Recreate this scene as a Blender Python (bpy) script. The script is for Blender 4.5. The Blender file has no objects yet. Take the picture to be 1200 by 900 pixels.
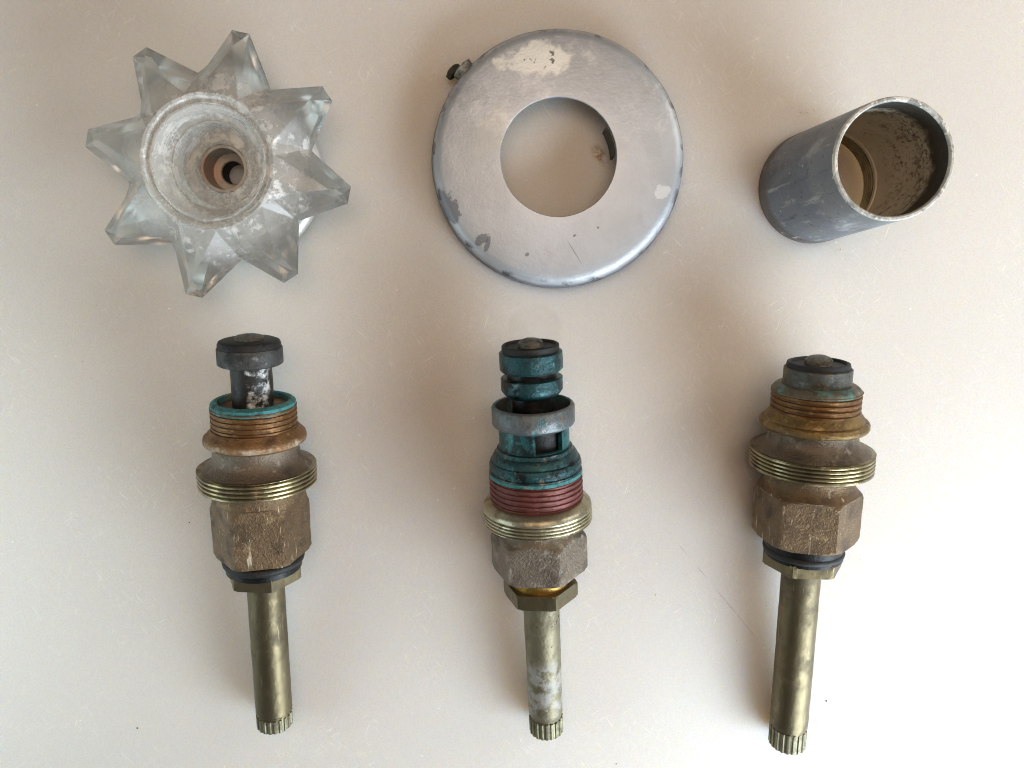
import bpy, bmesh, math, random
from mathutils import Vector, Matrix, noise as mnoise
random.seed(7)
sc = bpy.context.scene
COL = sc.collection
U = 0.00025                      # metres per modelling unit (a quarter of a millimetre)
F, CX, CY, H = 900.0, 600.0, 450.0, 900.0
TH = math.atan(105 / 900)        # the phone leans a little towards the near edge of the table

# ------------------------------------------------------------------ camera
cam = bpy.data.objects.new('camera', bpy.data.cameras.new('camera'))
COL.objects.link(cam)
cam.location = (0, 0, H * U)
cam.rotation_euler = (-TH, 0, 0)
cam.data.sensor_width = 36
cam.data.lens = 36 * F / 1200
cam.data.clip_start = 0.005
cam.data.clip_end = 20
sc.camera = cam

# ------------------------------------------------------------------ world, lamps, exposure
w = bpy.data.worlds.new('World'); sc.world = w; w.use_nodes = True
bg = w.node_tree.nodes['Background']
bg.inputs['Color'].default_value = (0.86, 0.84, 0.82, 1)
bg.inputs['Strength'].default_value = 0.08

def area(name, loc, target, sx, sy, power, color):
    l = bpy.data.lights.new(name, 'AREA'); l.shape = 'RECTANGLE'
    l.size = sx * U; l.size_y = sy * U; l.energy = power; l.color = color
    o = bpy.data.objects.new(name, l); COL.objects.link(o)
    o.location = Vector(loc) * U
    d = (Vector(target) - Vector(loc)).normalized()
    o.rotation_euler = d.to_track_quat('-Z', 'Y').to_euler()
    o['kind'] = 'helper'
    return o
area('window_light', (1250, -1250, 700), (400, -300, 0), 1400, 800, 3.55, (0.79, 0.90, 1.0))
area('left_window_light', (-1150, -350, 420), (-400, -150, 0), 900, 420, 0.30, (0.76, 0.94, 1.0))
area('right_window_light', (1600, 600, 700), (450, 150, 0), 800, 800, 0.62, (1.0, 0.96, 0.88))
area('overhead_fill', (120, 380, 1900), (60, 150, 0), 1300, 900, 0.88, (1.0, 0.71, 0.50))  # unseen overhead softbox, added for reflections in the metal and warm fill

vs = sc.view_settings
sc.display_settings.display_device = 'sRGB'
vs.view_transform = 'Standard'; vs.look = 'None'; vs.exposure = -0.02; vs.gamma = 1; vs.use_curve_mapping = False
sc.render.engine = 'CYCLES'
sc.cycles.use_denoising = True
sc.cycles.max_bounces = 20; sc.cycles.transmission_bounces = 16; sc.cycles.glossy_bounces = 6
sc.cycles.caustics_refractive = True; sc.cycles.caustics_reflective = False
sc.cycles.blur_glossy = 0.5
sc.cycles.filter_width = 1.05
sc.cycles.sample_clamp_indirect = 6

# ------------------------------------------------------------------ geometry of the view
ct, st = math.cos(TH), math.sin(TH)
def unproj(u, v, z=0.0):
    """place (modelling units) seen at photo position u, v at height z above the table"""
    x, y = (u - CX) / F, -(v - CY) / F
    t = (H - z) / (y * st + ct)
    return Vector((x * t, (y * ct - st) * t, z))
def depth(p):
    q = Vector(p) - Vector((0, 0, H))
    return -(q.y * st + q.z * ct)
def vpix(p):
    q = Vector(p) - Vector((0, 0, H))
    return CY - F * (q.y * ct - q.z * st) / depth(p)
def size(p, px):
    return px * depth(p) / F

# ------------------------------------------------------------------ materials
def lin(c):
    c = c.lstrip('#'); v = [int(c[i:i + 2], 16) / 255 for i in (0, 2, 4)]
    return tuple(((x + 0.055) / 1.055) ** 2.4 if x > 0.04045 else x / 12.92 for x in v) + (1,)

class Mat:
    def __init__(self, name, base, rough=0.5, metal=0.0):
        self.m = bpy.data.materials.new(name); self.m.use_nodes = True
        self.t = self.m.node_tree; self.t.nodes.clear()
        N = self.t.nodes
        self.out = N.new('ShaderNodeOutputMaterial'); self.b = N.new('ShaderNodeBsdfPrincipled')
        self.t.links.new(self.b.outputs[0], self.out.inputs['Surface'])
        tc = N.new('ShaderNodeTexCoord'); mp = N.new('ShaderNodeVectorMath'); mp.operation = 'SCALE'
        mp.inputs['Scale'].default_value = 1 / U
        self.t.links.new(tc.outputs['Object'], mp.inputs[0]); self.co = mp.outputs[0]
        oi = N.new('ShaderNodeObjectInfo'); self.seed = self.math('MULTIPLY', oi.outputs['Random'], 300.0)
        self.c, self.r, self.me = lin(base), rough, metal
        self.n = None
    def link(self, a, b):
        if isinstance(a, bpy.types.NodeSocket): self.t.links.new(a, b)
        else: b.default_value = a
    def math(self, op, a, b=0.0, c=0.0):
        n = self.t.nodes.new('ShaderNodeMath'); n.operation = op
        for i, x in enumerate((a, b, c)): self.link(x, n.inputs[i])
        return n.outputs[0]
    def vec(self, scale=(1, 1, 1), rot=0.0):
        n = self.t.nodes.new('ShaderNodeMapping')
        n.inputs['Scale'].default_value = scale; n.inputs['Rotation'].default_value = (0, 0, rot)
        self.t.links.new(self.co, n.inputs['Vector']); return n.outputs[0]
    def rvec(self, scale, rot):
        n = self.t.nodes.new('ShaderNodeMapping'); n.inputs['Rotation'].default_value = (0, 0, rot)
        self.t.links.new(self.co, n.inputs['Vector'])
        k = self.t.nodes.new('ShaderNodeVectorMath'); k.operation = 'MULTIPLY'; k.inputs[1].default_value = scale
        self.t.links.new(n.outputs[0], k.inputs[0]); return k.outputs[0]
    def noise(self, scale, detail=4, rough=0.6, dist=0.0, vec=None, seed=0.0):
        n = self.t.nodes.new('ShaderNodeTexNoise'); n.noise_dimensions = '4D'
        n.inputs['Scale'].default_value = scale; n.inputs['Detail'].default_value = detail
        n.inputs['Roughness'].default_value = rough; n.inputs['Distortion'].default_value = dist
        self.t.links.new(vec if vec else self.co, n.inputs['Vector'])
        self.link(self.math('ADD', self.seed, seed), n.inputs['W']); return n.outputs['Fac']
    def step(self, x, lo, hi):
        n = self.t.nodes.new('ShaderNodeMapRange'); n.interpolation_type = 'SMOOTHSTEP'
        n.inputs['From Min'].default_value = min(lo, hi); n.inputs['From Max'].default_value = max(lo, hi)
        if lo > hi: n.inputs['To Min'].default_value = 1; n.inputs['To Max'].default_value = 0
        self.link(x, n.inputs['Value']); return n.outputs['Result']
    def spots(self, scale, lo, hi, **k): return self.step(self.noise(scale, **k), lo, hi)
    def mul(self, *a):
        r = a[0]
        for x in a[1:]: r = self.math('MULTIPLY', r, x)
        return r
    def xyz(self, i):
        n = self.t.nodes.new('ShaderNodeSeparateXYZ'); self.t.links.new(self.co, n.inputs[0]); return n.outputs[i]
    def band(self, z0, z1, soft=3.0, wob=0.0, axis=2):
        z = self.xyz(axis)
        if wob: z = self.math('ADD', z, self.math('MULTIPLY', self.math('SUBTRACT', self.noise(0.06, 4), 0.5), wob * 2))
        return self.mul(self.step(z, z0 - soft, z0 + soft), self.step(z, z1 + soft, z1 - soft))
    def dist(self, x, y, sx=1.0, sy=1.0, rot=0.0):
        dx = self.math('SUBTRACT', self.xyz(0), x); dy = self.math('SUBTRACT', self.xyz(1), y)
        c, s = math.cos(rot), math.sin(rot)
        a = self.math('ADD', self.math('MULTIPLY', dx, c), self.math('MULTIPLY', dy, s))
        b = self.math('SUBTRACT', self.math('MULTIPLY', dy, c), self.math('MULTIPLY', dx, s))
        a = self.math('DIVIDE', a, sx); b = self.math('DIVIDE', b, sy)
        return self.math('SQRT', self.math('ADD', self.math('MULTIPLY', a, a), self.math('MULTIPLY', b, b)))
    def radius(self): return self.dist(0, 0)
    def wobble(self, x, amp, scale=0.08, detail=4):
        return self.math('ADD', x, self.math('MULTIPLY', self.math('SUBTRACT', self.noise(scale, detail, seed=31.0), 0.5), amp * 2))
    def lay(self, mask, color=None, rough=None, metal=None, k=1.0):
        if k != 1.0: mask = self.math('MULTIPLY', mask, k)
        if color:
            n = self.t.nodes.new('ShaderNodeMix'); n.data_type = 'RGBA'
            self.link(mask, n.inputs[0]); self.link(self.c, n.inputs[6]); n.inputs[7].default_value = lin(color)
            self.c = n.outputs[2]
        for key, v in (('r', rough), ('me', metal)):
            if v is not None:
                n = self.t.nodes.new('ShaderNodeMix'); n.data_type = 'FLOAT'
                self.link(mask, n.inputs[0]); self.link(getattr(self, key), n.inputs[2]); n.inputs[3].default_value = v
                setattr(self, key, n.outputs[0])
        return self
    def bump(self, h, dist=1.0, strength=1.0):
        n = self.t.nodes.new('ShaderNodeBump'); n.inputs['Strength'].default_value = strength
        n.inputs['Distance'].default_value = dist * U
        self.link(h, n.inputs['Height'])
        if self.n: self.t.links.new(self.n, n.inputs['Normal'])
        self.n = n.outputs[0]; return self
    def done(self, **k):
        self.link(self.c, self.b.inputs['Base Color']); self.link(self.r, self.b.inputs['Roughness'])
        self.link(self.me, self.b.inputs['Metallic'])
        if self.n: self.t.links.new(self.n, self.b.inputs['Normal'])
        for key, v in k.items(): self.b.inputs[key.replace('_', ' ')].default_value = v
        return self.m

def mottled(name, base, dark, light, rough=0.5, metal=0.9, sc_=0.05, grain=0.25, bump=0.6):
    m = Mat(name, base, rough, metal)
    m.lay(m.spots(sc_, 0.45, 0.68, detail=6), dark, rough + 0.15, metal * 0.6, k=0.75)
    m.lay(m.spots(sc_ * 1.7, 0.56, 0.72, detail=6, seed=7.0), light, rough, metal, k=0.65)
    m.lay(m.spots(grain * 2, 0.58, 0.75, detail=3, seed=3.0), dark, k=0.5)
    m.bump(m.noise(grain, 5, 0.65), bump)
    return m

# ------------------------------------------------------------------ mesh helpers
def link_mesh(name, verts, faces, material, parent=None, smooth=True, angle=38):
    me = bpy.data.meshes.new(name); me.from_pydata([tuple(Vector(v) * U) for v in verts], [], faces)
    bm = bmesh.new(); bm.from_mesh(me); bmesh.ops.recalc_face_normals(bm, faces=bm.faces); bm.to_mesh(me); bm.free()
    me.materials.append(material)
    if smooth:
        me.shade_smooth(); me.set_sharp_from_angle(angle=math.radians(angle))
    o = bpy.data.objects.new(name, me); COL.objects.link(o)
    if parent: o.parent = parent
    return o

def turned(rows, n=96, jit=0.0, closed=False, seed=0.0, jscale=0.05):
    """rows of (height along the axis, radius or function of the angle); returns verts, faces"""
    V, Fc = [], []
    for s, r in rows:
        for k in range(n):
            th = 2 * math.pi * k / n
            rr = r(th) if callable(r) else r
            p = Vector((rr * math.cos(th), rr * math.sin(th), s))
            if jit:
                q = p * jscale + Vector((seed, seed * 2, 0))
                d = mnoise.noise(q) + 0.5 * mnoise.noise(q * 2.7) + 0.35 * mnoise.noise(q * 6.1)
                p += Vector((math.cos(th), math.sin(th), 0.4)) * d * jit
            V.append(p)
    m = len(rows)
    for i in range(m if closed else m - 1):
        a, b = i * n, ((i + 1) % m) * n
        for k in range(n):
            l = (k + 1) % n
            Fc.append((a + k, a + l, b + l, b + k))
    if not closed:
        Fc.append(tuple(range(n - 1, -1, -1))); Fc.append(tuple((m - 1) * n + k for k in range(n)))
    return V, Fc

def hexr(apo, turn=0.0, rmax=None):
    def f(th):
        a = (th - math.radians(90 + turn) + math.pi / 6) % (math.pi / 3) - math.pi / 6
        r = apo / math.cos(a)
        return min(r, rmax) if rmax else r
    return f

def capped(f, lim):
    return lambda th: min(f(th), lim)

def dense(rows, step=3.0):
    out = [rows[0]]
    for (s0, r0), (s1, r1) in zip(rows, rows[1:]):
        n = max(1, int(abs(s1 - s0) / step))
        for k in range(1, n + 1):
            out.append((s0 + (s1 - s0) * k / n, r0 + (r1 - r0) * k / n))
    return out

def thread(s0, s1, r, pitch, amp, per=10, sharp=0.45):
    rows = []; n = max(6, int((s1 - s0) / pitch * per))
    for i in range(n + 1):
        s = s0 + (s1 - s0) * i / n
        def f(th, s=s):
            ph = (s / pitch + th / (2 * math.pi)) % 1.0
            tri = abs(2 * ph - 1)
            e = min(1, (s - s0) / 1.5, (s1 - s) / 1.5); e = max(e, 0)
            return r - amp * max(0.0, (tri - sharp) / (1 - sharp)) * e
        rows.append((s, f))
    return rows

def ringed(name, rows, material, parent, **k):
    return link_mesh(name, *turned(rows, **k), material, parent)

def torus(s, R, r, n=96, m=14):
    return [(s + r * math.sin(2 * math.pi * i / m), R + r * math.cos(2 * math.pi * i / m)) for i in range(m)]

def thing(name, label, cat, loc, group=None, rot=None):
    o = bpy.data.objects.new(name, None); COL.objects.link(o)
    o.empty_display_size = 0.005
    o.location = Vector(loc) * U
    if rot is not None: o.rotation_euler = rot.to_euler()
    o['label'] = label; o['category'] = cat
    if group: o['group'] = group
    return o

# ------------------------------------------------------------------ table
def table_material():
    m = Mat('scuffed_white_plastic', '#e2dfd9', 0.42, 0.0)
    m.lay(m.spots(0.004, 0.35, 0.7, detail=3), '#e6e1d9', k=0.5)
    m.lay(m.spots(0.45, 0.40, 0.65, detail=3), '#d5cfc5', k=0.4)
    m.lay(m.spots(0.8, 0.60, 0.74, detail=2, seed=5.0), '#f2eee6', k=0.3)
    fade = m.spots(0.007, 0.44, 0.60, detail=3, seed=11.0)
    for rot, sd in ((0.75, 1.0), (-0.5, 2.0), (1.9, 4.0), (1.0, 9.0)):
        v = m.rvec((0.036, 0.75, 1), rot)
        m.lay(m.mul(m.step(m.noise(1.0, 2, 0.5, vec=v, seed=sd), 0.635, 0.72), fade), '#fdfaf3', 0.3, k=0.8)
    # pinprick pale specks
    vo = m.t.nodes.new('ShaderNodeTexVoronoi'); vo.inputs['Scale'].default_value = 0.045
    m.t.links.new(m.co, vo.inputs['Vector'])
    sep = m.t.nodes.new('ShaderNodeSeparateColor'); m.t.links.new(vo.outputs['Color'], sep.inputs[0])
    m.lay(m.mul(m.step(vo.outputs['Distance'], 0.075, 0.03), m.step(sep.outputs[0], 0.72, 0.76)), '#f6f3ec')
    # round water mark above the middle cartridge
    p = unproj(627, 388); d = m.wobble(m.dist(p.x, p.y), 1.5, 0.08)
    m.lay(m.mul(m.step(d, 35, 29), m.spots(0.03, 0.3, 0.6)), '#cfc9c0', 0.5, k=0.4)
    # long fine scratch
    a, b = unproj(768, 605), unproj(905, 770)
    mid = (a + b) / 2; ang = math.atan2((b - a).y, (b - a).x)
    m.lay(m.mul(m.step(m.dist(mid.x, mid.y, (b - a).length / 2, 0.9, ang), 1.0, 0.6), m.spots(0.04, 0.42, 0.62)), '#9d958a', k=0.5)
    # amber smear inside the ring
    p = unproj(703, 182)
    m.lay(m.mul(m.step(m.dist(p.x, p.y, 17, 9, -0.9), 1.1, 0.2), m.spots(0.13, 0.40, 0.56, detail=6)), '#a06a28', 0.3, k=0.9)
    m.bump(m.noise(0.45, 4), 0.5)
    m.b.subsurface_method = 'RANDOM_WALK' if hasattr(m.b, 'subsurface_method') else 'RANDOM_WALK'
    m.b.inputs['Subsurface Weight'].default_value = 1.0
    m.b.inputs['Subsurface Radius'].default_value = (1.0, 0.72, 0.44)
    m.b.inputs['Subsurface Scale'].default_value = 0.014
    return m.done(Specular_IOR_Level=0.35)
S = 5000
tb = link_mesh('table_surface', [(-S, -S, 0), (S, -S, 0), (S, S, 0), (-S, S, 0), (-S, -S, -60), (S, -S, -60), (S, S, -60), (-S, S, -60)],
               [(0, 1, 2, 3), (4, 7, 6, 5), (0, 4, 5, 1), (1, 5, 6, 2), (2, 6, 7, 3), (3, 7, 4, 0)], table_material(), smooth=False)
tb['kind'] = 'structure'

# ------------------------------------------------------------------ crystal handle
tipc = unproj(252.6, 193.6, 75)
hd = thing('faucet_handle', 'clear faceted acrylic star handle with eight points, crusted with white scale', 'faucet handle', (tipc.x, tipc.y, 0))
R1 = size(tipc, 157)
def acrylic_material():
    m = Mat('scaled_acrylic', '#f2f3ee', 0.05, 0.0)
    m.b.inputs['Transmission Weight'].default_value = 1.0
    m.b.inputs['IOR'].default_value = 1.47
    r = m.radius()
    rw = m.wobble(r, 40, 0.04, 7)
    rim = m.step(rw, 108, 70)
    cloud = m.spots(0.05, 0.50, 0.64, detail=7, rough=0.68)
    flake = m.spots(0.13, 0.49, 0.64, detail=7, rough=0.7, seed=8.0)
    side = m.math('ADD', 0.55, m.mul(m.step(m.xyz(0), -60, 70), 0.45))
    film = m.mul(m.step(m.wobble(r, 14, 0.03, 4), 112, 72), 0.30)
    crust = m.math('MAXIMUM', film, m.mul(rim, side, m.math('MINIMUM', m.math('ADD', m.mul(cloud, 1.0), m.mul(flake, 0.9)), 1.0)))
    ringz = m.mul(m.step(m.wobble(r, 3, 0.07), 56, 60), m.step(m.wobble(r, 5, 0.07), 74, 64), m.math('ADD', 0.1, m.mul(m.spots(0.07, 0.46, 0.62, detail=8, rough=0.7, seed=2.0), 0.85)))
    cv = m.t.nodes.new('ShaderNodeCombineXYZ')
    m.link(r, cv.inputs[0]); m.link(m.xyz(2), cv.inputs[1]); m.link(m.math('MULTIPLY', m.math('ARCTAN2', m.xyz(1), m.xyz(0)), 9.0), cv.inputs[2])
    bore = m.mul(m.step(r, 59, 57), m.math('ADD', m.math('ADD', 0.06, m.mul(m.spots(0.16, 0.42, 0.70, detail=5, seed=6.0, vec=cv.outputs[0]), 0.55)), m.mul(m.spots(0.07, 0.52, 0.66, detail=7, rough=0.7, seed=16.0), 0.35)))
    dust = m.math('ADD', 0.05, m.mul(m.spots(0.03, 0.45, 0.8, detail=6, seed=12.0), 0.12))
    mask = m.math('MINIMUM', m.math('ADD', m.math('MAXIMUM', m.math('MAXIMUM', m.mul(crust, 0.9), ringz), bore), dust), 1.0)
    n = m.t.nodes.new('ShaderNodeMix'); n.data_type = 'FLOAT'
    m.link(mask, n.inputs[0]); n.inputs[2].default_value = 0.12; n.inputs[3].default_value = 0.5; m.r = n.outputs[0]
    m.bump(m.mul(m.step(mask, 0.4, 0.9), m.noise(0.3, 5)), 0.8)
    mt = m.done()
    df = m.t.nodes.new('ShaderNodeBsdfDiffuse'); df.inputs['Color'].default_value = lin('#ecece8')
    if m.n: m.t.links.new(m.n, df.inputs['Normal'])
    mx = m.t.nodes.new('ShaderNodeMixShader'); m.link(mask, mx.inputs[0])
    m.t.links.new(m.b.outputs[0], mx.inputs[1]); m.t.links.new(df.outputs[0], mx.inputs[2])
    m.t.links.new(mx.outputs[0], m.out.inputs['Surface'])
    return mt
def star_mesh():
    V, Fc = [], []
    def ad(r, a, z): V.append(Vector((r * math.cos(a), r * math.sin(a), z))); return len(V) - 1
    N = 64                                # hub rim segments: eight per point
    top, bot = [], []
    for k in range(N):
        a = math.radians(78) + 2 * math.pi * k / N
        top.append(ad(70, a, 97)); bot.append(ad(70, a, 24))
    tips = []
    for j in range(8):
        a = math.radians(78 + 45 * j + random.uniform(-1.2, 1.2)); rr = R1 + random.uniform(-2, 2)
        wd = 9 / rr
        vt = math.radians(78 + 45 * j + 22.5)
        tips.append(dict(ru=ad(rr - 19, a, 83), l=ad(rr, a + wd, 69), r=ad(rr, a - wd, 69), rl=ad(rr - 12, a, 58),
                         vu=ad(96, vt, 68), vl=ad(98, vt, 57)))
    for j in range(8):
        t, p, q = tips[j], tips[j - 1], tips[(j + 1) % 8]
        i0 = j * 8
        # faces of one point: two upper, two lower, the cut tip above and below
        Fc.append((t['ru'], t['l'], t['vl'], t['vu'])); Fc.append((t['ru'], p['vu'], p['vl'], t['r']))
        Fc.append((t['ru'], t['r'], t['l'])); Fc.append((t['rl'], t['l'], t['r']))
        Fc.append((t['rl'], t['vl'], t['l'])); Fc.append((t['rl'], t['r'], p['vl']))
        # fan up to the hub rim
        for k in range(4):
            a, b = top[(i0 + k) % N], top[(i0 + k + 1) % N]
            c, d = top[(i0 - k) % N], top[(i0 - k - 1) % N]
            if k < 3:
                Fc.append((t['ru'], b, a)); Fc.append((t['ru'], c, d))
            else:
                Fc.append((t['vu'], b, a)); Fc.append((p['vu'], c, d))
        Fc.append((t['ru'], t['vu'], top[(i0 + 3) % N])); Fc.append((t['ru'], top[(i0 - 3) % N], p['vu']))
        for k in range(4):
            a, b = bot[(i0 + k) % N], bot[(i0 + k + 1) % N]
            c, d = bot[(i0 - k) % N], bot[(i0 - k - 1) % N]
            if k < 3:
                Fc.append((t['rl'], a, b)); Fc.append((t['rl'], d, c))
            else:
                Fc.append((t['vl'], a, b)); Fc.append((p['vl'], d, c))
        Fc.append((t['rl'], bot[(i0 + 3) % N], t['vl'])); Fc.append((t['rl'], p['vl'], bot[(i0 - 3) % N]))
    # bore: stepped recess down to the splined hole
    prof = [(68, 98.5), (65, 98), (62.5, 93.5), (60.5, 93.5), (58.5, 97), (56.5, 96.5), (54.5, 85), (51.5, 77), (47, 74), (45, 74), (43, 65), (41, 58), (37, 54), (30, 53), (26.5, 54.5), (25.5, 53), (25.5, 24), (26, 23)]
    prev = top
    for r, z in prof:
        cur = [ad(r + 0.4 * math.sin(5 * k) , math.radians(78) + 2 * math.pi * k / N, z) for k in range(N)]
        for k in range(N):
            l = (k + 1) % N
            Fc.append((prev[k], prev[l], cur[l], cur[k]))
        prev = cur
    for k in range(N):
        l = (k + 1) % N
        Fc.append((prev[k], prev[l], bot[l], bot[k]))
    return V, Fc
hb = link_mesh('handle_body', *star_mesh(), acrylic_material(), hd, angle=24)
m = mottled('scaled_insert', '#b6b2a8', '#827d73', '#cfccc4', 0.5, 0.3)
m.lay(m.step(m.wobble(m.dist(-25, 0, 20, 22), 0.3), 1.1, 0.4), '#b08a78', 0.5, 0.2, k=0.75)
ringed('broach_insert', [(23.5, 25), (52, 25), (52, 22), (27, 20.5), (25, 13.5), (23.5, 12.5)], m.done(), hd, n=48, closed=True)
m = Mat('black_hole_wall', '#14130f', 0.7, 0.0)
ringed('hole_black_tube', [(21, 12.3), (21, 13.2), (1.5, 13.2), (1.5, 12.3)], m.done(), hd, n=48, closed=True)  # black tube added to ring the deep hole in black
m = mottled('dull_chrome', '#cfcec9', '#b4b2ac', '#e2e2de', 0.35, 0.5, bump=0.2)
capm = m.done()
ringed('cap_disc', [(0.3, 13.5), (0.3, 92), (2, 95), (7, 96), (11, 94.5), (15, 88), (20, 76), (22.5, 68), (22.5, 13.5)], capm, hd, n=96, closed=True)

# ------------------------------------------------------------------ escutcheon ring
ec = unproj(652, 192, 0); er = size(ec, 144.5)
es = thing('escutcheon', 'round dull chrome escutcheon with a wide centre hole and worn yellowish patch', 'escutcheon', ec)
def chrome_material():
    m = Mat('worn_chrome', '#b9bdc0', 0.5, 0.6)
    ang = m.math('ARCTAN2', m.xyz(1), m.xyz(0))
    m.lay(m.spots(0.012, 0.35, 0.7, detail=4), '#cbd0d6', 0.5, 0.55, k=0.8)
    m.lay(m.spots(0.05, 0.5, 0.72, detail=7, seed=3.0), '#b0b4bb', 0.45, 0.65, k=0.5)
    m.lay(m.spots(0.2, 0.55, 0.7, detail=4, seed=5.0), '#c3c5c6', 0.45, k=0.5)
    # bare yellowish plating near the far edge
    d = m.wobble(m.dist(-22, 103, 36, 17, 0.12), 1.1, 0.05, 8)
    m.lay(m.step(d, 1.2, 0.85), '#f3f1e6', 0.45, 0.25, k=0.9)
    m.lay(m.mul(m.step(d, 1.0, 0.7), m.spots(0.12, 0.60, 0.66, detail=5)), '#77736a', 0.6, 0.3)
    # lime along the left of the hole
    d = m.wobble(m.dist(-76, 26, 18, 42, -0.5), 0.8, 0.07, 5)
    m.lay(m.step(d, 1.0, 0.5), '#c9c6ba', 0.6, 0.35, k=0.5)
    for x, y, a, b, ro in ((-121, -52, 10, 24, 0.45), (-84, -88, 9, 5, 0.6), (-139, 15, 4, 12, 0.25), (-98, 65, 20, 16, 0.2), (18, -84, 2.5, 2, 0.4), (44, -75, 1.5, 1.5, 0), (-34, -104, 2.5, 2, 1), (-78, -92, 2.5, 9, -0.3)):
        d = m.wobble(m.dist(x, y, a, b, ro), 1.2, 0.13, 8)
        m.lay(m.step(d, 1.05, 0.75), '#6e7076' if a < 15 else '#8f9194', 0.5, 0.5, k=0.75 if a < 12 else 0.3)
    d = m.wobble(m.dist(102, 14, 12, 17, 0.3), 1.0, 0.1, 7); m.lay(m.step(d, 1.0, 0.8), '#b4babc', 0.5, k=0.4)
    d = m.wobble(m.dist(114, -36, 10, 8, 0.3), 0.8, 0.12, 7); m.lay(m.step(d, 1.0, 0.8), '#e4e6e6', 0.5, 0.4, k=0.7)
    m.lay(m.step(m.dist(18, -101, 20, 0.7, -1.0), 1.0, 0.4), '#5c5c60', 0.6, 0.3, k=0.6)
    m.lay(m.mul(m.spots(0.03, 0.5, 0.72, detail=8, rough=0.7, seed=21.0), m.step(m.xyz(1), -40, 90)), '#eceded', 0.4, 0.5, k=0.7)
    m.lay(m.spots(0.09, 0.66, 0.70, detail=8, rough=0.75, seed=17.0), '#6a6c70', 0.55, 0.4, k=0.6)
    m.lay(m.step(m.wobble(m.radius(), 1.5, 0.06), 136, 140), '#5a5f69', 0.6, 0.45, k=0.85)  # dark sideways reflection of the skirt, painted into the chrome colour
    # dark pitting round the skirt
    r = m.radius()
    m.lay(m.mul(m.step(m.wobble(r, 2, 0.05), 131, 138), m.spots(0.06, 0.52, 0.62, detail=6, seed=9.0)), '#3f4046', 0.6, 0.5, k=0.8)
    m.bump(m.noise(0.03, 4), 0.7); m.bump(m.noise(0.3, 6, 0.7), 0.35)
    return m.done()
k = er / 144.5
prof = [(144.5, 0), (144.8, 8), (144.3, 18), (143, 25), (141, 30), (138, 33.6), (134.5, 35.6), (130, 36.8), (115, 38.6), (95, 40.6), (78, 42.2), (68, 43), (65.6, 43), (65, 42.2), (65, 40.6), (66, 39.8),
        (95, 37.8), (115, 36), (130, 34), (134, 32), (138, 28), (140.5, 22), (141.4, 14), (141.6, 0)]
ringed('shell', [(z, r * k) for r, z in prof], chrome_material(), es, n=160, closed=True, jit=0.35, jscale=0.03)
def obox(c, ax, ay, az):
    V = [Vector(c) + Vector(ax) * i + Vector(ay) * j + Vector(az) * l for l in (-1, 1) for j in (-1, 1) for i in (-1, 1)]
    return V, [(0, 2, 3, 1), (4, 5, 7, 6), (0, 1, 5, 4), (2, 6, 7, 3), (0, 4, 6, 2), (1, 3, 7, 5)]
def radial(name, rows, ang, z, material, parent, n=32, jit=0.0):
    V, Fc = turned(rows, n=n, jit=jit, jscale=0.2)
    u = Vector((math.cos(ang), math.sin(ang), 0)); t = Vector((-u.y, u.x, 0))
    V = [u * p.z + t * p.x + Vector((0, 0, 1)) * p.y + Vector((0, 0, z)) for p in V]
    return link_mesh(name, V, Fc, material, parent)
scr = mottled('grimy_steel', '#8d8c82', '#45443c', '#bdbdb2', 0.55, 0.6, sc_=0.2, grain=0.4, bump=1.0).done()
A = math.radians(137)
sw = radial('set_screw', [(118 * k, 5), (140 * k, 5), (140.1 * k, 11.5), (149 * k, 12.6), (150.5 * k, 9), (150.6 * k, 6)], A, 20, scr, es, jit=0.7)
u = Vector((math.cos(A), math.sin(A), 0)); t = Vector((-u.y, u.x, 0))
V, Fc = turned([(150 * k, 7), (151 * k, hexr(8.5)), (156.5 * k, hexr(8.5)), (158 * k, 6.5)], n=30, jit=0.6, jscale=0.2)
dk = mottled('black_grime_steel', '#3c3b34', '#1d1c19', '#6c6a5e', 0.6, 0.5, sc_=0.2, grain=0.4, bump=1.0).done()
link_mesh('screw_head', [u * p.z + t * (p.x + 8) + Vector((0, 0, p.y + 17)) for p in V], Fc, dk, sw)
clip = []
cf = []
na = 12
for i in range(na + 1):
    a = math.radians(2 + 30 * i / na)
    for r, z in ((61, 38.4), (63.5, 38.4), (63.5, 12), (61, 12)):
        clip.append(Vector((r * k * math.cos(a), r * k * math.sin(a), z)))
for i in range(na):
    for j in range(4):
        cf.append((i * 4 + j, i * 4 + (j + 1) % 4, i * 4 + 4 + (j + 1) % 4, i * 4 + 4 + j))
cf += [(0, 1, 2, 3), (na * 4 + 3, na * 4 + 2, na * 4 + 1, na * 4)]
link_mesh('spring_clip', clip, cf, dk, es)

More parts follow.
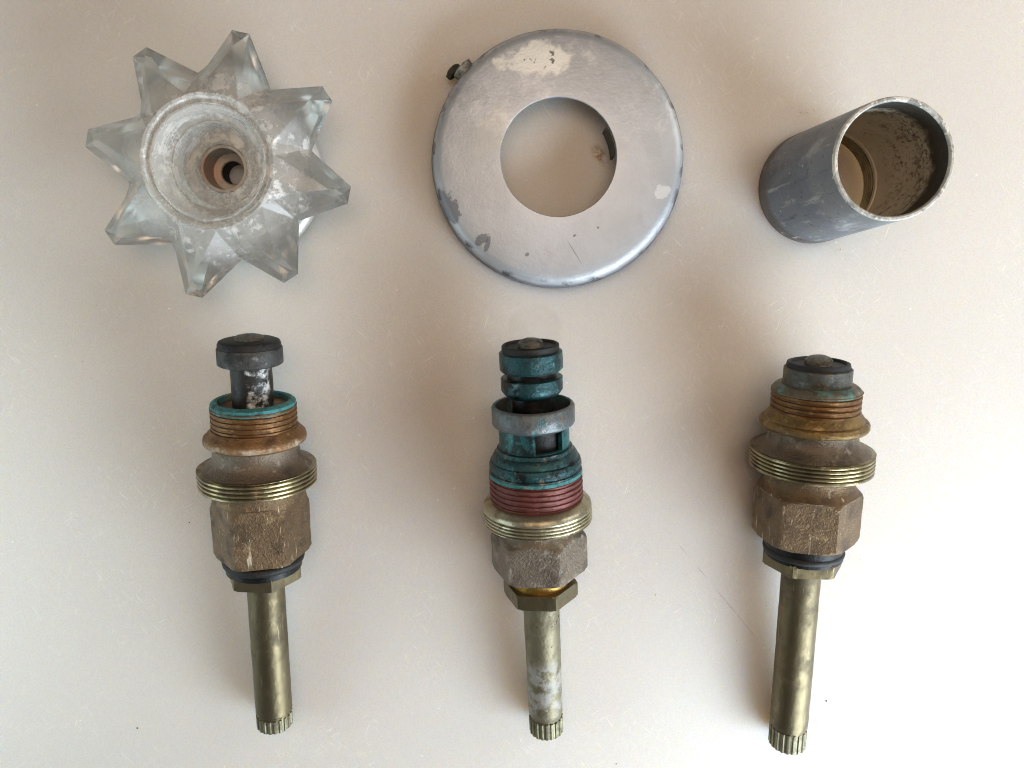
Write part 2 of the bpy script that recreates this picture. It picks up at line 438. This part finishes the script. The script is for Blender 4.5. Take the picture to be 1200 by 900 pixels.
# ------------------------------------------------------------------ tube sleeve
t0 = unproj(953, 220, 0)
h0 = min(range(100, 300), key=lambda q: (unproj(1048, 186, q).xy - t0.xy).length)
rt = size(unproj(1048, 186, h0), 71.5); rb = size(t0, 64.5)
tu = thing('sleeve_tube', 'weathered grey metal sleeve tube standing upright, its inside spotted brown', 'tube', t0)
def tube_material():
    m = Mat('oxidised_zinc_tube', '#6f7984', 0.42, 0.6)
    st_ = m.vec((1, 1, 0.35))
    m.lay(m.spots(0.02, 0.4, 0.65, detail=5, vec=st_), '#414e5c', 0.38, 0.65, k=0.9)
    m.lay(m.spots(0.03, 0.52, 0.7, detail=6, vec=st_, seed=4.0), '#85796a', 0.55, 0.3, k=0.7)
    m.lay(m.spots(0.05, 0.55, 0.7, detail=7, seed=8.0, vec=st_), '#c2c8ca', 0.6, 0.3, k=0.8)
    m.lay(m.band(h0 - 55, h0 + 20, 10, 30), '#8f9395', 0.55, 0.4, k=0.6)
    for sd in (3.0, 15.0):
        m.lay(m.step(m.noise(1.0, 3, 0.6, vec=m.rvec((0.12, 0.12, 0.012), 0), seed=sd), 0.6, 0.72), '#c9cdce' if sd < 9 else '#3d444b', 0.5, k=0.5)
    m.lay(m.band(-5, 26, 4, 6), '#6b6258', 0.55, 0.4, k=0.7)
    m.lay(m.spots(0.25, 0.6, 0.7, detail=3, seed=2.0), '#393b3e', 0.6, k=0.6)
    m.lay(m.mul(m.spots(0.1, 0.64, 0.68, detail=5, seed=14.0)), '#c6c8c6', 0.7, 0.1)
    m.bump(m.noise(0.1, 6), 0.8)
    return m.done()
def bore_material():
    m = Mat('limed_tube_bore', '#f2ecdc', 0.6, 0.1)
    m.lay(m.spots(0.02, 0.4, 0.65, detail=5), '#d6cab0', k=0.6)
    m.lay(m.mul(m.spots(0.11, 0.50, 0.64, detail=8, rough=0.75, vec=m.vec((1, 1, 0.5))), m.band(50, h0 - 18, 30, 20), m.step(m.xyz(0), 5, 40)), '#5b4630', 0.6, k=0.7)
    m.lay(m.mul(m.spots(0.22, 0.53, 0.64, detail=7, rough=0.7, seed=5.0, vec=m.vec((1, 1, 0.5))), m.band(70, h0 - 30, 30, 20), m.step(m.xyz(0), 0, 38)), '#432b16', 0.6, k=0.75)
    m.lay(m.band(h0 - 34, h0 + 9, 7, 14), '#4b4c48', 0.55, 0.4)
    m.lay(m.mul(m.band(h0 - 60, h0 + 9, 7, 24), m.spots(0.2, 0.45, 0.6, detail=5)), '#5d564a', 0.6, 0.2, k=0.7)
    m.bump(m.noise(0.12, 6), 1.0)
    return m.done()
def lip_material():
    m = Mat('limed_rim', '#c9c9c2', 0.6, 0.3)
    m.lay(m.spots(0.06, 0.5, 0.62, detail=6, rough=0.6), '#84847e', k=0.7)
    m.lay(m.spots(0.2, 0.58, 0.64, detail=5, seed=3.0), '#5a5650', k=0.45)
    m.lay(m.spots(0.1, 0.52, 0.6, detail=5, seed=6.0), '#e9e8e0', 0.7, 0.0)
    m.bump(m.noise(0.3, 5), 1.6)
    return m.done()
def tr(z): return rb + (rt - rb) * z / h0
outer = [(0, tr(0) - 1.2), (1.2, tr(0)), (16, tr(16) + 0.2), (17.5, tr(17) - 0.6), (19, tr(19))] + [(z, tr(z)) for z in range(30, h0 - 4, 10)] + [(h0 - 3.2, tr(h0))]
lip = [(h0 - 3.2, tr(h0)), (h0 - 1, tr(h0) - 0.2), (h0, tr(h0) - 1.2), (h0, tr(h0) - 3.2), (h0 - 1, tr(h0) - 4.2), (h0 - 3.2, tr(h0) - 4.5)]
inner = [(z, tr(z) - 4.5) for z in [h0 - 3.2] + list(range(h0 - 10, 40, -10))] + [(34, tr(34) - 4.5), (33, tr(30) - 6), (27, tr(20) - 6)]
grooves = []
for i in range(5):
    z = 27 - i * 5.2
    grooves += [(z, tr(z) - 6), (z - 1.5, tr(z) - 6), (z - 2.6, tr(z) - 3.8), (z - 3.8, tr(z) - 6)]
grooves += [(0, tr(0) - 5.5), (0, tr(0) - 1.2)]
def open_surf(name, rows, material, n=120, jit=0.0):
    V, Fc = turned(rows, n=n, jit=jit, jscale=0.12); Fc = Fc[:-2]
    return link_mesh(name, V, Fc, material, tu)
def flip(o):
    o.data.flip_normals(); return o
open_surf('outer_wall', outer, tube_material())
open_surf('rim', lip, lip_material(), jit=0.0)
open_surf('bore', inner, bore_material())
m = mottled('grooved_brass', '#8f8468', '#5a513c', '#b0a684', 0.4, 0.7)
open_surf('bottom_groove_ring', grooves, m.done())

# ------------------------------------------------------------------ valve cartridges
MATS = {}
def mk():
    M = MATS
    M['rubber'] = Mat('black_rubber', '#0e0e0d', 0.6, 0.0)
    r_ = M['rubber']; r_.lay(r_.spots(0.15, 0.55, 0.7), '#282723', 0.7, k=0.6); r_.bump(r_.noise(0.3, 5), 0.8); M['rubber'] = r_.done()
    M['pewter'] = mottled('grey_oxide', '#474846', '#191a19', '#8d8e8a', 0.55, 0.5, sc_=0.08, bump=0.9).done()
    g = mottled('black_oxide_limed', '#31302e', '#181817', '#504f4b', 0.5, 0.5, sc_=0.08)
    M['plunger'] = g
    h = mottled('stained_cup', '#55564f', '#2a2b29', '#7b7d76', 0.5, 0.5, sc_=0.08, bump=0.9)
    h.lay(h.spots(0.07, 0.54, 0.62, detail=6, seed=4.0), '#7a6a42', 0.45, 0.6, k=0.8); M['stainedcup'] = h.done()
    g = mottled('verdigris', '#3f7f80', '#1c3a3c', '#98b8b6', 0.6, 0.15, sc_=0.1, bump=1.6); g.lay(g.spots(0.06, 0.56, 0.64, detail=7, seed=5.0), '#8a8378', 0.5, 0.4, k=0.7); M['verdigris'] = g.done()
    g = mottled('black_teal', '#22484c', '#090b0b', '#529a99', 0.32, 0.5, sc_=0.07, bump=1.4)
    g.lay(g.spots(0.09, 0.62, 0.7, detail=6, seed=4.0), '#8b979c', 0.5, 0.4, k=0.6); g.lay(g.spots(0.05, 0.54, 0.62, detail=7, seed=14.0), '#1c1a17', 0.3, 0.7, k=0.9); g.lay(g.spots(0.06, 0.6, 0.68, detail=6, seed=19.0), '#84796c', 0.35, 0.8, k=0.75); M['blackteal'] = g.done()
    g = mottled('silvered_teal', '#6e7374', '#2a3334', '#a3a6a4', 0.4, 0.7, sc_=0.05, bump=1.2); g.lay(g.spots(0.05, 0.52, 0.62, detail=7, seed=4.0), '#2d6a6c', 0.5, 0.3, k=0.8); g.lay(g.spots(0.06, 0.58, 0.66, detail=6, seed=9.0), '#6b5846', 0.4, 0.7, k=0.7); M['silverteal'] = g.done()
    g = mottled('black_oxide', '#1b1b1a', '#0c0c0c', '#3d3d38', 0.4, 0.6, sc_=0.08); M['black'] = g.done()
    g = mottled('rust_brass', '#74532f', '#33211a', '#a8855c', 0.45, 0.7, sc_=0.05)
    g.lay(g.spots(0.04, 0.5, 0.62, detail=5, seed=6.0), '#64402a', 0.6, 0.3, k=0.6); M['rust'] = g.done()
    g = mottled('stained_shoulder', '#6d6656', '#3c372e', '#8f9a90', 0.5, 0.5, sc_=0.06, bump=1.0)
    g.lay(g.spots(0.05, 0.5, 0.62, detail=7, seed=8.0), '#5d8f88', 0.65, 0.1, k=0.8); M['shoulder'] = g.done()
    g = mottled('red_oxide', '#6f3f38', '#4c2724', '#a06a62', 0.5, 0.45, sc_=0.06); M['red'] = g.done()
    g = mottled('limed_brass', '#866440', '#4a3220', '#b08c5c', 0.45, 0.6, sc_=0.07, bump=1.8)
    g.lay(g.mul(g.step(g.wobble(g.radius(), 4, 0.08), 53, 57), g.spots(0.06, 0.38, 0.6, detail=8, rough=0.7, seed=9.0)), '#e2dac4', 0.75, 0.0, k=0.85); M['limed'] = g.done()
    g = mottled('stained_gold_brass', '#80683f', '#4a3620', '#b89a68', 0.4, 0.75, sc_=0.06, bump=1.2); g.lay(g.mul(g.step(g.wobble(g.radius(), 3, 0.08), 56, 58.5), g.spots(0.05, 0.4, 0.6, detail=7)), '#4d3f2b', 0.6, 0.4, k=0.8); g.lay(g.spots(0.05, 0.6, 0.7, detail=7, seed=5.0), '#c9bda0', 0.7, 0.1, k=0.5); M['goldcollar'] = g.done()
    g = mottled('yellow_brass', '#958a6c', '#3d3424', '#c4bba0', 0.32, 0.85, sc_=0.05, bump=0.4); M['brass'] = g.done()
    g = mottled('pale_brass', '#b4ad94', '#6e6448', '#dcd6c2', 0.32, 0.9, sc_=0.07, bump=0.7); M['palebrass'] = g.done()
    g = mottled('olive_brass', '#6e644c', '#453d2c', '#897d60', 0.44, 0.9, sc_=0.03, bump=0.35)
    g.lay(g.spots(0.02, 0.5, 0.7, detail=5, seed=3.0, vec=g.vec((1, 1, 0.3))), '#6b5c40', k=0.6); g.lay(g.step(g.noise(1.0, 2, 0.6, vec=g.rvec((0.3, 0.3, 0.03), 0), seed=9.0), 0.64, 0.74), '#a89c7c', 0.4, k=0.5); g.lay(g.spots(0.1, 0.66, 0.7, detail=4, seed=22.0), '#2c261a', 0.6, 0.4, k=0.7); M['olive'] = g.done()
    g = mottled('cast_bronze', '#6c5840', '#392d22', '#97815f', 0.45, 0.7, sc_=0.04, grain=0.35, bump=1.5)
    g.lay(g.spots(0.03, 0.54, 0.66, detail=5, seed=12.0), '#8a6e54', 0.4, 0.9, k=0.5)
    g.lay(g.spots(0.45, 0.66, 0.72, detail=2, seed=2.0), '#cbbba0', 0.5, 0.6, k=0.8); g.lay(g.step(g.noise(1.0, 3, 0.6, vec=g.rvec((0.22, 0.22, 0.028), 0), seed=9.0), 0.62, 0.72), '#d2c4a8', 0.6, 0.3, k=0.75); M['bronze'] = g.done()
    g = mottled('grey_cast_bronze', '#75695a', '#3f362d', '#aaa08e', 0.45, 0.65, sc_=0.04, grain=0.35, bump=1.4)
    g.lay(g.spots(0.06, 0.58, 0.68, detail=6, seed=5.0), '#a9a49c', 0.7, 0.2, k=0.7); M['greybronze'] = g.done()
    g = mottled('mineral_stem', '#7d765f', '#544d3a', '#9a937c', 0.5, 0.7, sc_=0.04, bump=0.8)
    lim = g.mul(g.band(36, 104, 10, 24), g.spots(0.06, 0.42, 0.56, detail=7, rough=0.7))
    g.lay(lim, '#b0b0ae', 0.7, 0.2, k=0.6)
    g.lay(g.mul(g.band(100, 170, 8), g.spots(0.09, 0.62, 0.67, detail=4, seed=6.0)), '#24211a', 0.6, 0.3); M['limestem'] = g.done()
    g = mottled('spline_brass', '#858068', '#54503e', '#aaa68e', 0.5, 0.7, sc_=0.1); M['spline'] = g.done()
    g = mottled('orange_brass', '#c09a4e', '#7d5a26', '#e0b45e', 0.35, 0.9); M['orange'] = g.done()
    g = M['plunger']
    g.lay(g.mul(g.step(g.wobble(g.dist(-11, 16, 12, 34), 0.6, 0.06), 1.0, 0.7), g.spots(0.09, 0.45, 0.62, detail=7, rough=0.7, seed=3.0)), '#d9dcda', 0.7, 0.0); M['plunger'] = g.done()
mk()

class Axis:
    """a valve cartridge lying on the table: its flange and the end of its stem touch the top"""
    def __init__(self, end, hw_end, flange, hw_fl, label):
        e = unproj(*end, 20); f = unproj(*flange, 60)
        for _ in range(4):
            re, rf = size(e, hw_end), size(f, hw_fl)
            d = (f - e).normalized(); c = math.hypot(d.x, d.y)
            e = unproj(*end, re * c + 0.2); f = unproj(*flange, rf * c + 0.2)
        self.e, self.d = e, (f - e).normalized()
        up = Vector((0, 0, 1)); self.up = (up - self.d * self.d.z).normalized()
        X = self.up.cross(self.d).normalized()
        rot = Matrix((X, self.up, self.d)).transposed()
        self.t = thing('valve_cartridge', label, 'valve cartridge', e, 'three corroded brass valve cartridges', rot)
    def s(self, v):
        lo, hi = -40.0, 620.0
        for _ in range(40):
            mid = (lo + hi) / 2
            if vpix(self.e + self.d * mid) > v: lo = mid
            else: hi = mid
        return lo
    def row(self, v, hw):
        s = self.s(v); return (s, size(self.e + self.d * s, hw))
    def rows(self, *a): return sorted([self.row(v, h) for v, h in a], key=lambda q: q[0])
    def part(self, name, mat, *a, jit=0.35, parent=None, n=96, step=4.0):
        return ringed(name, dense(self.rows(*a), step), MATS[mat], parent or self.t, n=n, jit=jit, seed=self.e.x * 0.01)
    def ring(self, name, mat, *a, jit=0.35, parent=None, n=96):
        """closed hollow section; rows given in order round the section"""
        return ringed(name, [self.row(v, h) for v, h in a], MATS[mat], parent or self.t, n=n, jit=jit, closed=True, seed=self.e.x * 0.01)
    def threaded(self, name, mat, v0, v1, hw, turns, amp, parent=None):
        s0, r0 = self.row(v1, hw); s1, r1 = self.row(v0, hw)
        return ringed(name, thread(s0, s1, (r0 + r1) / 2, (s1 - s0) / turns, amp), MATS[mat], parent or self.t, n=96, jit=0.6)
    def hexa(self, name, mat, v0, v1, hw, turn=0.0, top=None, bot=None, chamfer=0.0, jit=0.35, silh=1.0):
        """hexagonal section between v0 (far) and v1 (near); optional chamfer in units"""
        s0, r0 = self.row(v1, hw); s1, r1 = self.row(v0, hw); R = (r0 + r1) / 2 * silh
        f = hexr(R * math.cos(math.pi / 6), turn, R * 0.995)
        rows = [(s0, capped(f, R * 0.80)), (s0 + 0.01, capped(f, R - max(chamfer, 1.2)))]
        c = max(chamfer, 1.2)
        rows.append((s0 + c * 0.5, f))
        n = max(2, int((s1 - s0) / 4))
        rows += [(s0 + c * 0.5 + (s1 - s0 - c) * i / n, f) for i in range(1, n + 1)]
        rows += [(s1 - 0.01, capped(f, R - c)), (s1, capped(f, R * 0.80))]
        return ringed(name, rows, MATS[mat], self.t, n=120, jit=jit, jscale=0.08, seed=self.e.x * 0.01)
    def hexbody(self, name, mat, lims, cut, hw, turn, jit=0.4):
        """turned body whose lower part is milled to a hexagon from cut towards the stem; lims = outer limit rows"""
        L = dense(self.rows(*lims), 1.6); sc0 = self.s(cut); R = size(self.e + self.d * sc0, hw)
        f = hexr(R * math.cos(math.pi / 6), turn)
        rows = []
        for s, lim in L:
            k = min(1.0, max(0.0, (sc0 - s) / 3.0))
            rows.append((s, (lambda th, lim=lim, k=k: lim + (min(f(th), lim) - lim) * k)))
        rows = [(L[0][0] - 0.01, capped(f, R * 0.78))] + rows
        return ringed(name, rows, MATS[mat], self.t, n=144, jit=jit, jscale=0.08, seed=self.e.x * 0.01)
    def oring(self, name, mat, v, hw, r):
        s, R = self.row(v, hw)
        return ringed(name, torus(s, R - r, r), MATS[mat], self.t, closed=True, n=72)
    def splined(self, name, mat, v0, v1, hw, teeth=20):
        s1, r1 = self.row(v0, hw); s0, r0 = self.row(v1, hw); R = (r0 + r1) / 2 * 0.98
        def f(k): return lambda th: k * R * (1 - 0.065 * (0.5 - 0.5 * math.tanh(3.5 * math.cos(teeth * th))))
        rows = [(s0, R * 0.72), (s0 + 0.8, f(0.86)), (s0 + 3.5, f(1.0))] + [(s0 + 3.5 + (s1 - s0 - 3.5) * i / 4, f(1.0)) for i in range(1, 5)] + [(s1 + 0.2, R * 0.86)]
        return ringed(name, rows, MATS[mat], self.t, n=240, jit=0.15)
    def screw(self, v, hw, up, parent=None):
        s, r = self.row(v, hw)
        rows = [(s - 4, r), (s + up * 0.35, r), (s + up * 0.75, r * 0.8), (s + up, r * 0.45)]
        o = ringed('washer_screw', rows, MATS['screw'], self.t, n=40, jit=0.9, jscale=0.15)
        return o
g = mottled('grimy_screw', '#77746a', '#2a2823', '#a8a592', 0.5, 0.6, sc_=0.15, grain=0.35, bump=1.5)
g.lay(g.spots(0.12, 0.55, 0.63, seed=3.0), '#4e7a72', 0.7, 0.1, k=0.7); MATS['screw'] = g.done()

# left: black neck standing well out of a verdigris rim
c = Axis((322.5, 850), 20.6, (302.4, 554), 66.6, 'left cartridge with a grey washer head on a long black neck above a turquoise rim')
c.screw(397, 17, 5)
c.part('rubber_washer', 'rubber', (397.5, 31), (399, 34.5), (402, 36), (409, 36.4))
c.part('washer_cup', 'pewter', (406.5, 36.9), (408, 37.4), (425, 37.2), (426.5, 35))
c.part('plunger', 'plunger', (424, 23.6), (480, 23.6))
rm = c.ring('sleeve_rim', 'verdigris', (468.5, 46), (467.5, 43.5), (468.5, 40.5), (478, 39.5), (478, 30), (483, 30), (483, 46), (474.5, 48.2), (470.5, 48.2))
c.part('sleeve', 'rust', (474.6, 47.4), (517, 47.4))
c.threaded('sleeve_thread', 'rust', 474.4, 500, 48.8, 4.5, 3.8)
c.part('collar_flange', 'limed', (499, 49.4), (504.5, 54), (507.5, 57), (511.5, 58.2), (515, 57.4), (517, 54.5), (519, 50), jit=0.9)
c.part('body_neck', 'greybronze', (518, 49.6), (524, 48.6), (532, 49.5), (538, 53), (543, 60), (546, 64.5), jit=0.5)
c.threaded('threaded_flange', 'brass', 544.5, 563.5, 66.8, 4, 3.2)
c.hexbody('hex_body', 'bronze', [(562.5, 63), (565, 57), (568, 53.3), (574, 52.3), (582, 52.6), (588, 54.5), (593, 58), (639, 58), (643, 55.5), (646, 52)], 579, 55.8, 15)
c.part('packing_neck', 'black', (643, 43), (663, 43))
c.oring('o_ring', 'rubber', 652.5, 46.6, 5.2)
c.hexa('gland_nut', 'olive', 660.5, 675.5, 43.6, turn=-3, chamfer=1.8)
c.part('stem', 'olive', (673, 21.4), (830, 20.6), (831.5, 19.2), (834.5, 19.2))
c.splined('spline', 'spline', 834, 850, 20.9)

# middle: turquoise cage with two discs, red thread
c = Axis((640.5, 856), 20.2, (629.5, 595), 63.5, 'middle cartridge with two blackened turquoise discs, a windowed cage and a dark red thread')
c.screw(403, 14.5, 6)
c.ring('rubber_washer', 'rubber', (403.5, 30.5), (403, 32.5), (404, 33.8), (410.5, 34), (412, 34), (412, 10), (406, 10), (406, 29.5))
c.part('washer_cup', 'blackteal', (410.8, 35.5), (412, 37.2), (431, 37.2), (433.5, 35))
c.part('groove_neck', 'black', (432, 29), (442, 29))
c.part('lower_disc', 'blackteal', (440.5, 34.5), (441.5, 36.4), (455, 36.4), (459, 33.5), (463, 28))
c.part('plunger', 'black', (462, 24), (500, 24))
c.ring('cage_rim', 'silverteal', (472.5, 47), (472, 45.5), (473, 44), (496, 43), (496, 26), (499, 26), (499, 40), (495, 47.6), (493, 48.6), (475, 48.8))
# cage wall with window openings
sA, rA = c.row(496.5, 41.2); sB, rB = c.row(528, 41.2)
V, Fc = [], []
nz, na = 8, 96
win = [(math.radians(90), math.radians(140)), (math.radians(204), math.radians(248))]
for lay_, rr in ((0, 1.0), (1, 0.86)):
    for i in range(nz + 1):
        for k_ in range(na):
            th = 2 * math.pi * k_ / na; s = sB + (sA - sB) * i / nz; r = (rB + (rA - rB) * i / nz) * rr
            V.append(Vector((r * math.cos(th), r * math.sin(th), s)))
def vi(l, i, k_): return (l * (nz + 1) + i) * na + k_ % na
def hole(i, k_):
    th = 2 * math.pi * (k_ + 0.5) / na
    return 2 <= i < nz and any(a < th < b for a, b in win)
for i in range(nz):
    for k_ in range(na):
        if hole(i, k_): continue
        Fc.append((vi(0, i, k_), vi(0, i, k_ + 1), vi(0, i + 1, k_ + 1), vi(0, i + 1, k_)))
        Fc.append((vi(1, i, k_), vi(1, i + 1, k_), vi(1, i + 1, k_ + 1), vi(1, i, k_ + 1)))
        for di, dk_, e0, e1 in ((0, 1, (i, k_ + 1), (i + 1, k_ + 1)), (0, -1, (i, k_), (i + 1, k_)), (-1, 0, (i, k_), (i, k_ + 1)), (1, 0, (i + 1, k_), (i + 1, k_ + 1))):
            ni = i + di
            if ni < 0 or ni >= nz or hole(ni, (k_ + dk_) % na):
                Fc.append((vi(0, *e0), vi(0, *e1), vi(1, *e1), vi(1, *e0)))
g = mottled('turquoise_patina', '#286064', '#0a1415', '#62aaa6', 0.34, 0.35, sc_=0.05, bump=1.2)
g.lay(g.spots(0.06, 0.50, 0.60, detail=7, seed=4.0), '#141615', 0.4, 0.4, k=0.85)
MATS['turquoise'] = g.done()
link_mesh('cage_wall', V, Fc, MATS['turquoise'], c.t)
c.part('cage_core', 'black', (495, 33.5), (528, 33.5))
c.part('cage_flare', 'blackteal', (521, 41), (522, 44.2), (526, 45), (527.5, 47.5), (532, 50.2), (535, 50.6), (536, 52.6), (540, 54.0), (543, 54.0), (544, 52.6), (546.5, 52.6), (547.5, 54), (549.5, 54.2), step=1.5)
c.part('seal_ring', 'verdigris', (548.5, 53.6), (549.5, 54.6), (553, 54.6), (554, 53))
c.part('sleeve', 'red', (553, 53), (587, 53))
c.threaded('sleeve_thread', 'red', 553.5, 580, 54.6, 4.5, 3.8)
c.part('brass_collar', 'palebrass', (582, 55), (583.5, 58), (585.5, 61.4), (588, 63.2), (591, 63.7))
c.threaded('threaded_flange', 'palebrass', 590.8, 606, 63.7, 4, 3.0)
c.part('flange_foot', 'palebrass', (605, 60), (608, 54), (610, 47), (616, 45))
c.hexbody('hex_body', 'greybronze', [(611, 46), (617, 47), (621, 50), (625, 55), (628, 59), (660, 59), (664.5, 53)], 619, 57, -8)
c.part('gland_neck', 'orange', (662, 34), (682, 34))
c.hexa('gland_nut', 'olive', 680, 696, 43.8, turn=-9, chamfer=2.2)
c.part('stem', 'limestem', (694, 21.4), (832, 19.8), (834, 18.2), (838, 18.2))
c.splined('spline', 'spline', 837.5, 857, 20.3)

# right: washer sits close on the sleeve
c = Axis((922, 873), 21.2, (950, 536), 69, 'right cartridge with its black washer seated close above a rusty brass thread')
c.screw(424, 15.5, 7)
c.ring('rubber_washer', 'rubber', (424.5, 31.5), (423.8, 33), (424.5, 35), (429, 36), (432, 36), (432, 10), (427, 10), (427, 30.5))
c.part('washer_cup', 'stainedcup', (430, 37), (431, 38.2), (453, 38.4))
c.part('sleeve_shoulder', 'shoulder', (449.5, 42), (450.5, 45.5), (452.5, 48), (455, 49.6), (458, 49.8))
c.part('sleeve', 'rust', (457, 48.6), (484, 48.6))
c.threaded('sleeve_thread', 'rust', 456, 480.5, 50.4, 4, 4.0)
c.part('collar_flange', 'goldcollar', (478.5, 49.8), (481, 51), (487.5, 55.6), (489, 56.2), (490, 59.4), (492.5, 61), (496.5, 61), (499, 59), (501, 52), jit=0.6, step=1.5)
c.part('body_neck', 'greybronze', (500, 50.8), (506, 49.8), (513, 50.5), (518, 54), (522, 61), (526, 67), jit=0.45)
c.threaded('threaded_flange', 'brass', 524.5, 546, 69, 5, 3.2)
c.hexbody('hex_body', 'bronze', [(545, 63), (547.5, 54), (550, 49.8), (558, 49.3), (564, 50.5), (569, 54), (574, 59), (577, 62.5), (619, 62.5), (624, 59), (627.5, 54)], 571, 60.5, -17)
c.part('packing_neck', 'black', (625, 44), (648, 44))
c.oring('o_ring', 'rubber', 641.5, 45.6, 4.8)
c.hexa('gland_nut', 'olive', 646, 660, 46, turn=-4, chamfer=1.8)
c.part('stem', 'olive', (658, 22.2), (846, 21.2), (848, 20.3), (850, 20.3))
c.splined('spline', 'spline', 849.5, 873, 21.5)

# ------------------------------------------------------------------ crumbs of lime and dirt scattered on the table
def crumbs(name, spots, material, label):
    V, Fc = [], []
    for (u_, v_, sz) in spots:
        p = unproj(u_, v_, 0); b = len(V)
        bm = bmesh.new(); bmesh.ops.create_icosphere(bm, subdivisions=1, radius=sz)
        q = [Vector((v.co.x * random.uniform(0.6, 1.4), v.co.y * random.uniform(0.6, 1.4), v.co.z * 0.5 + sz * 0.45)) for v in bm.verts]
        V += [x + p for x in q]; Fc += [tuple(b + v.index for v in f.verts) for f in bm.faces]; bm.free()
    o = link_mesh(name, V, Fc, material, smooth=False); o['kind'] = 'stuff'; o['label'] = label; o['category'] = 'crumbs'
    return o
wl = Mat('lime_crumb', '#e6e2d8', 0.8).done(); dl = Mat('dirt_crumb', '#4a4238', 0.8).done()
sp = [(508, 203, 2.2), (512, 210, 1.3), (597, 45, 1.5), (604, 47, 1.2), (447, 60, 1.2), (586, 49, 1.0), (939, 132, 1.4), (946, 131, 1.6), (955, 129, 1.3), (985, 293, 1.6), (980, 296, 1.2), (983, 700, 1.0), (925, 690, 1.3), (868, 278, 1.3)]
for _ in range(60):
    sp.append((random.uniform(120, 1000), random.uniform(20, 780), random.uniform(0.35, 0.75)))
crumbs('lime_crumbs', sp, wl, 'tiny white crumbs of lime scattered over the table')
sp = [(161, 853, 1.3), (968, 821, 1.4), (768, 697, 0.7), (535, 272, 1.0), (222, 612, 0.9), (548, 290, 0.9), (722, 895, 0.8)]
for _ in range(12):
    sp.append((random.uniform(40, 1100), random.uniform(20, 800), random.uniform(0.25, 0.45)))
crumbs('dirt_crumbs', sp, dl, 'tiny dark specks of dirt scattered over the table')
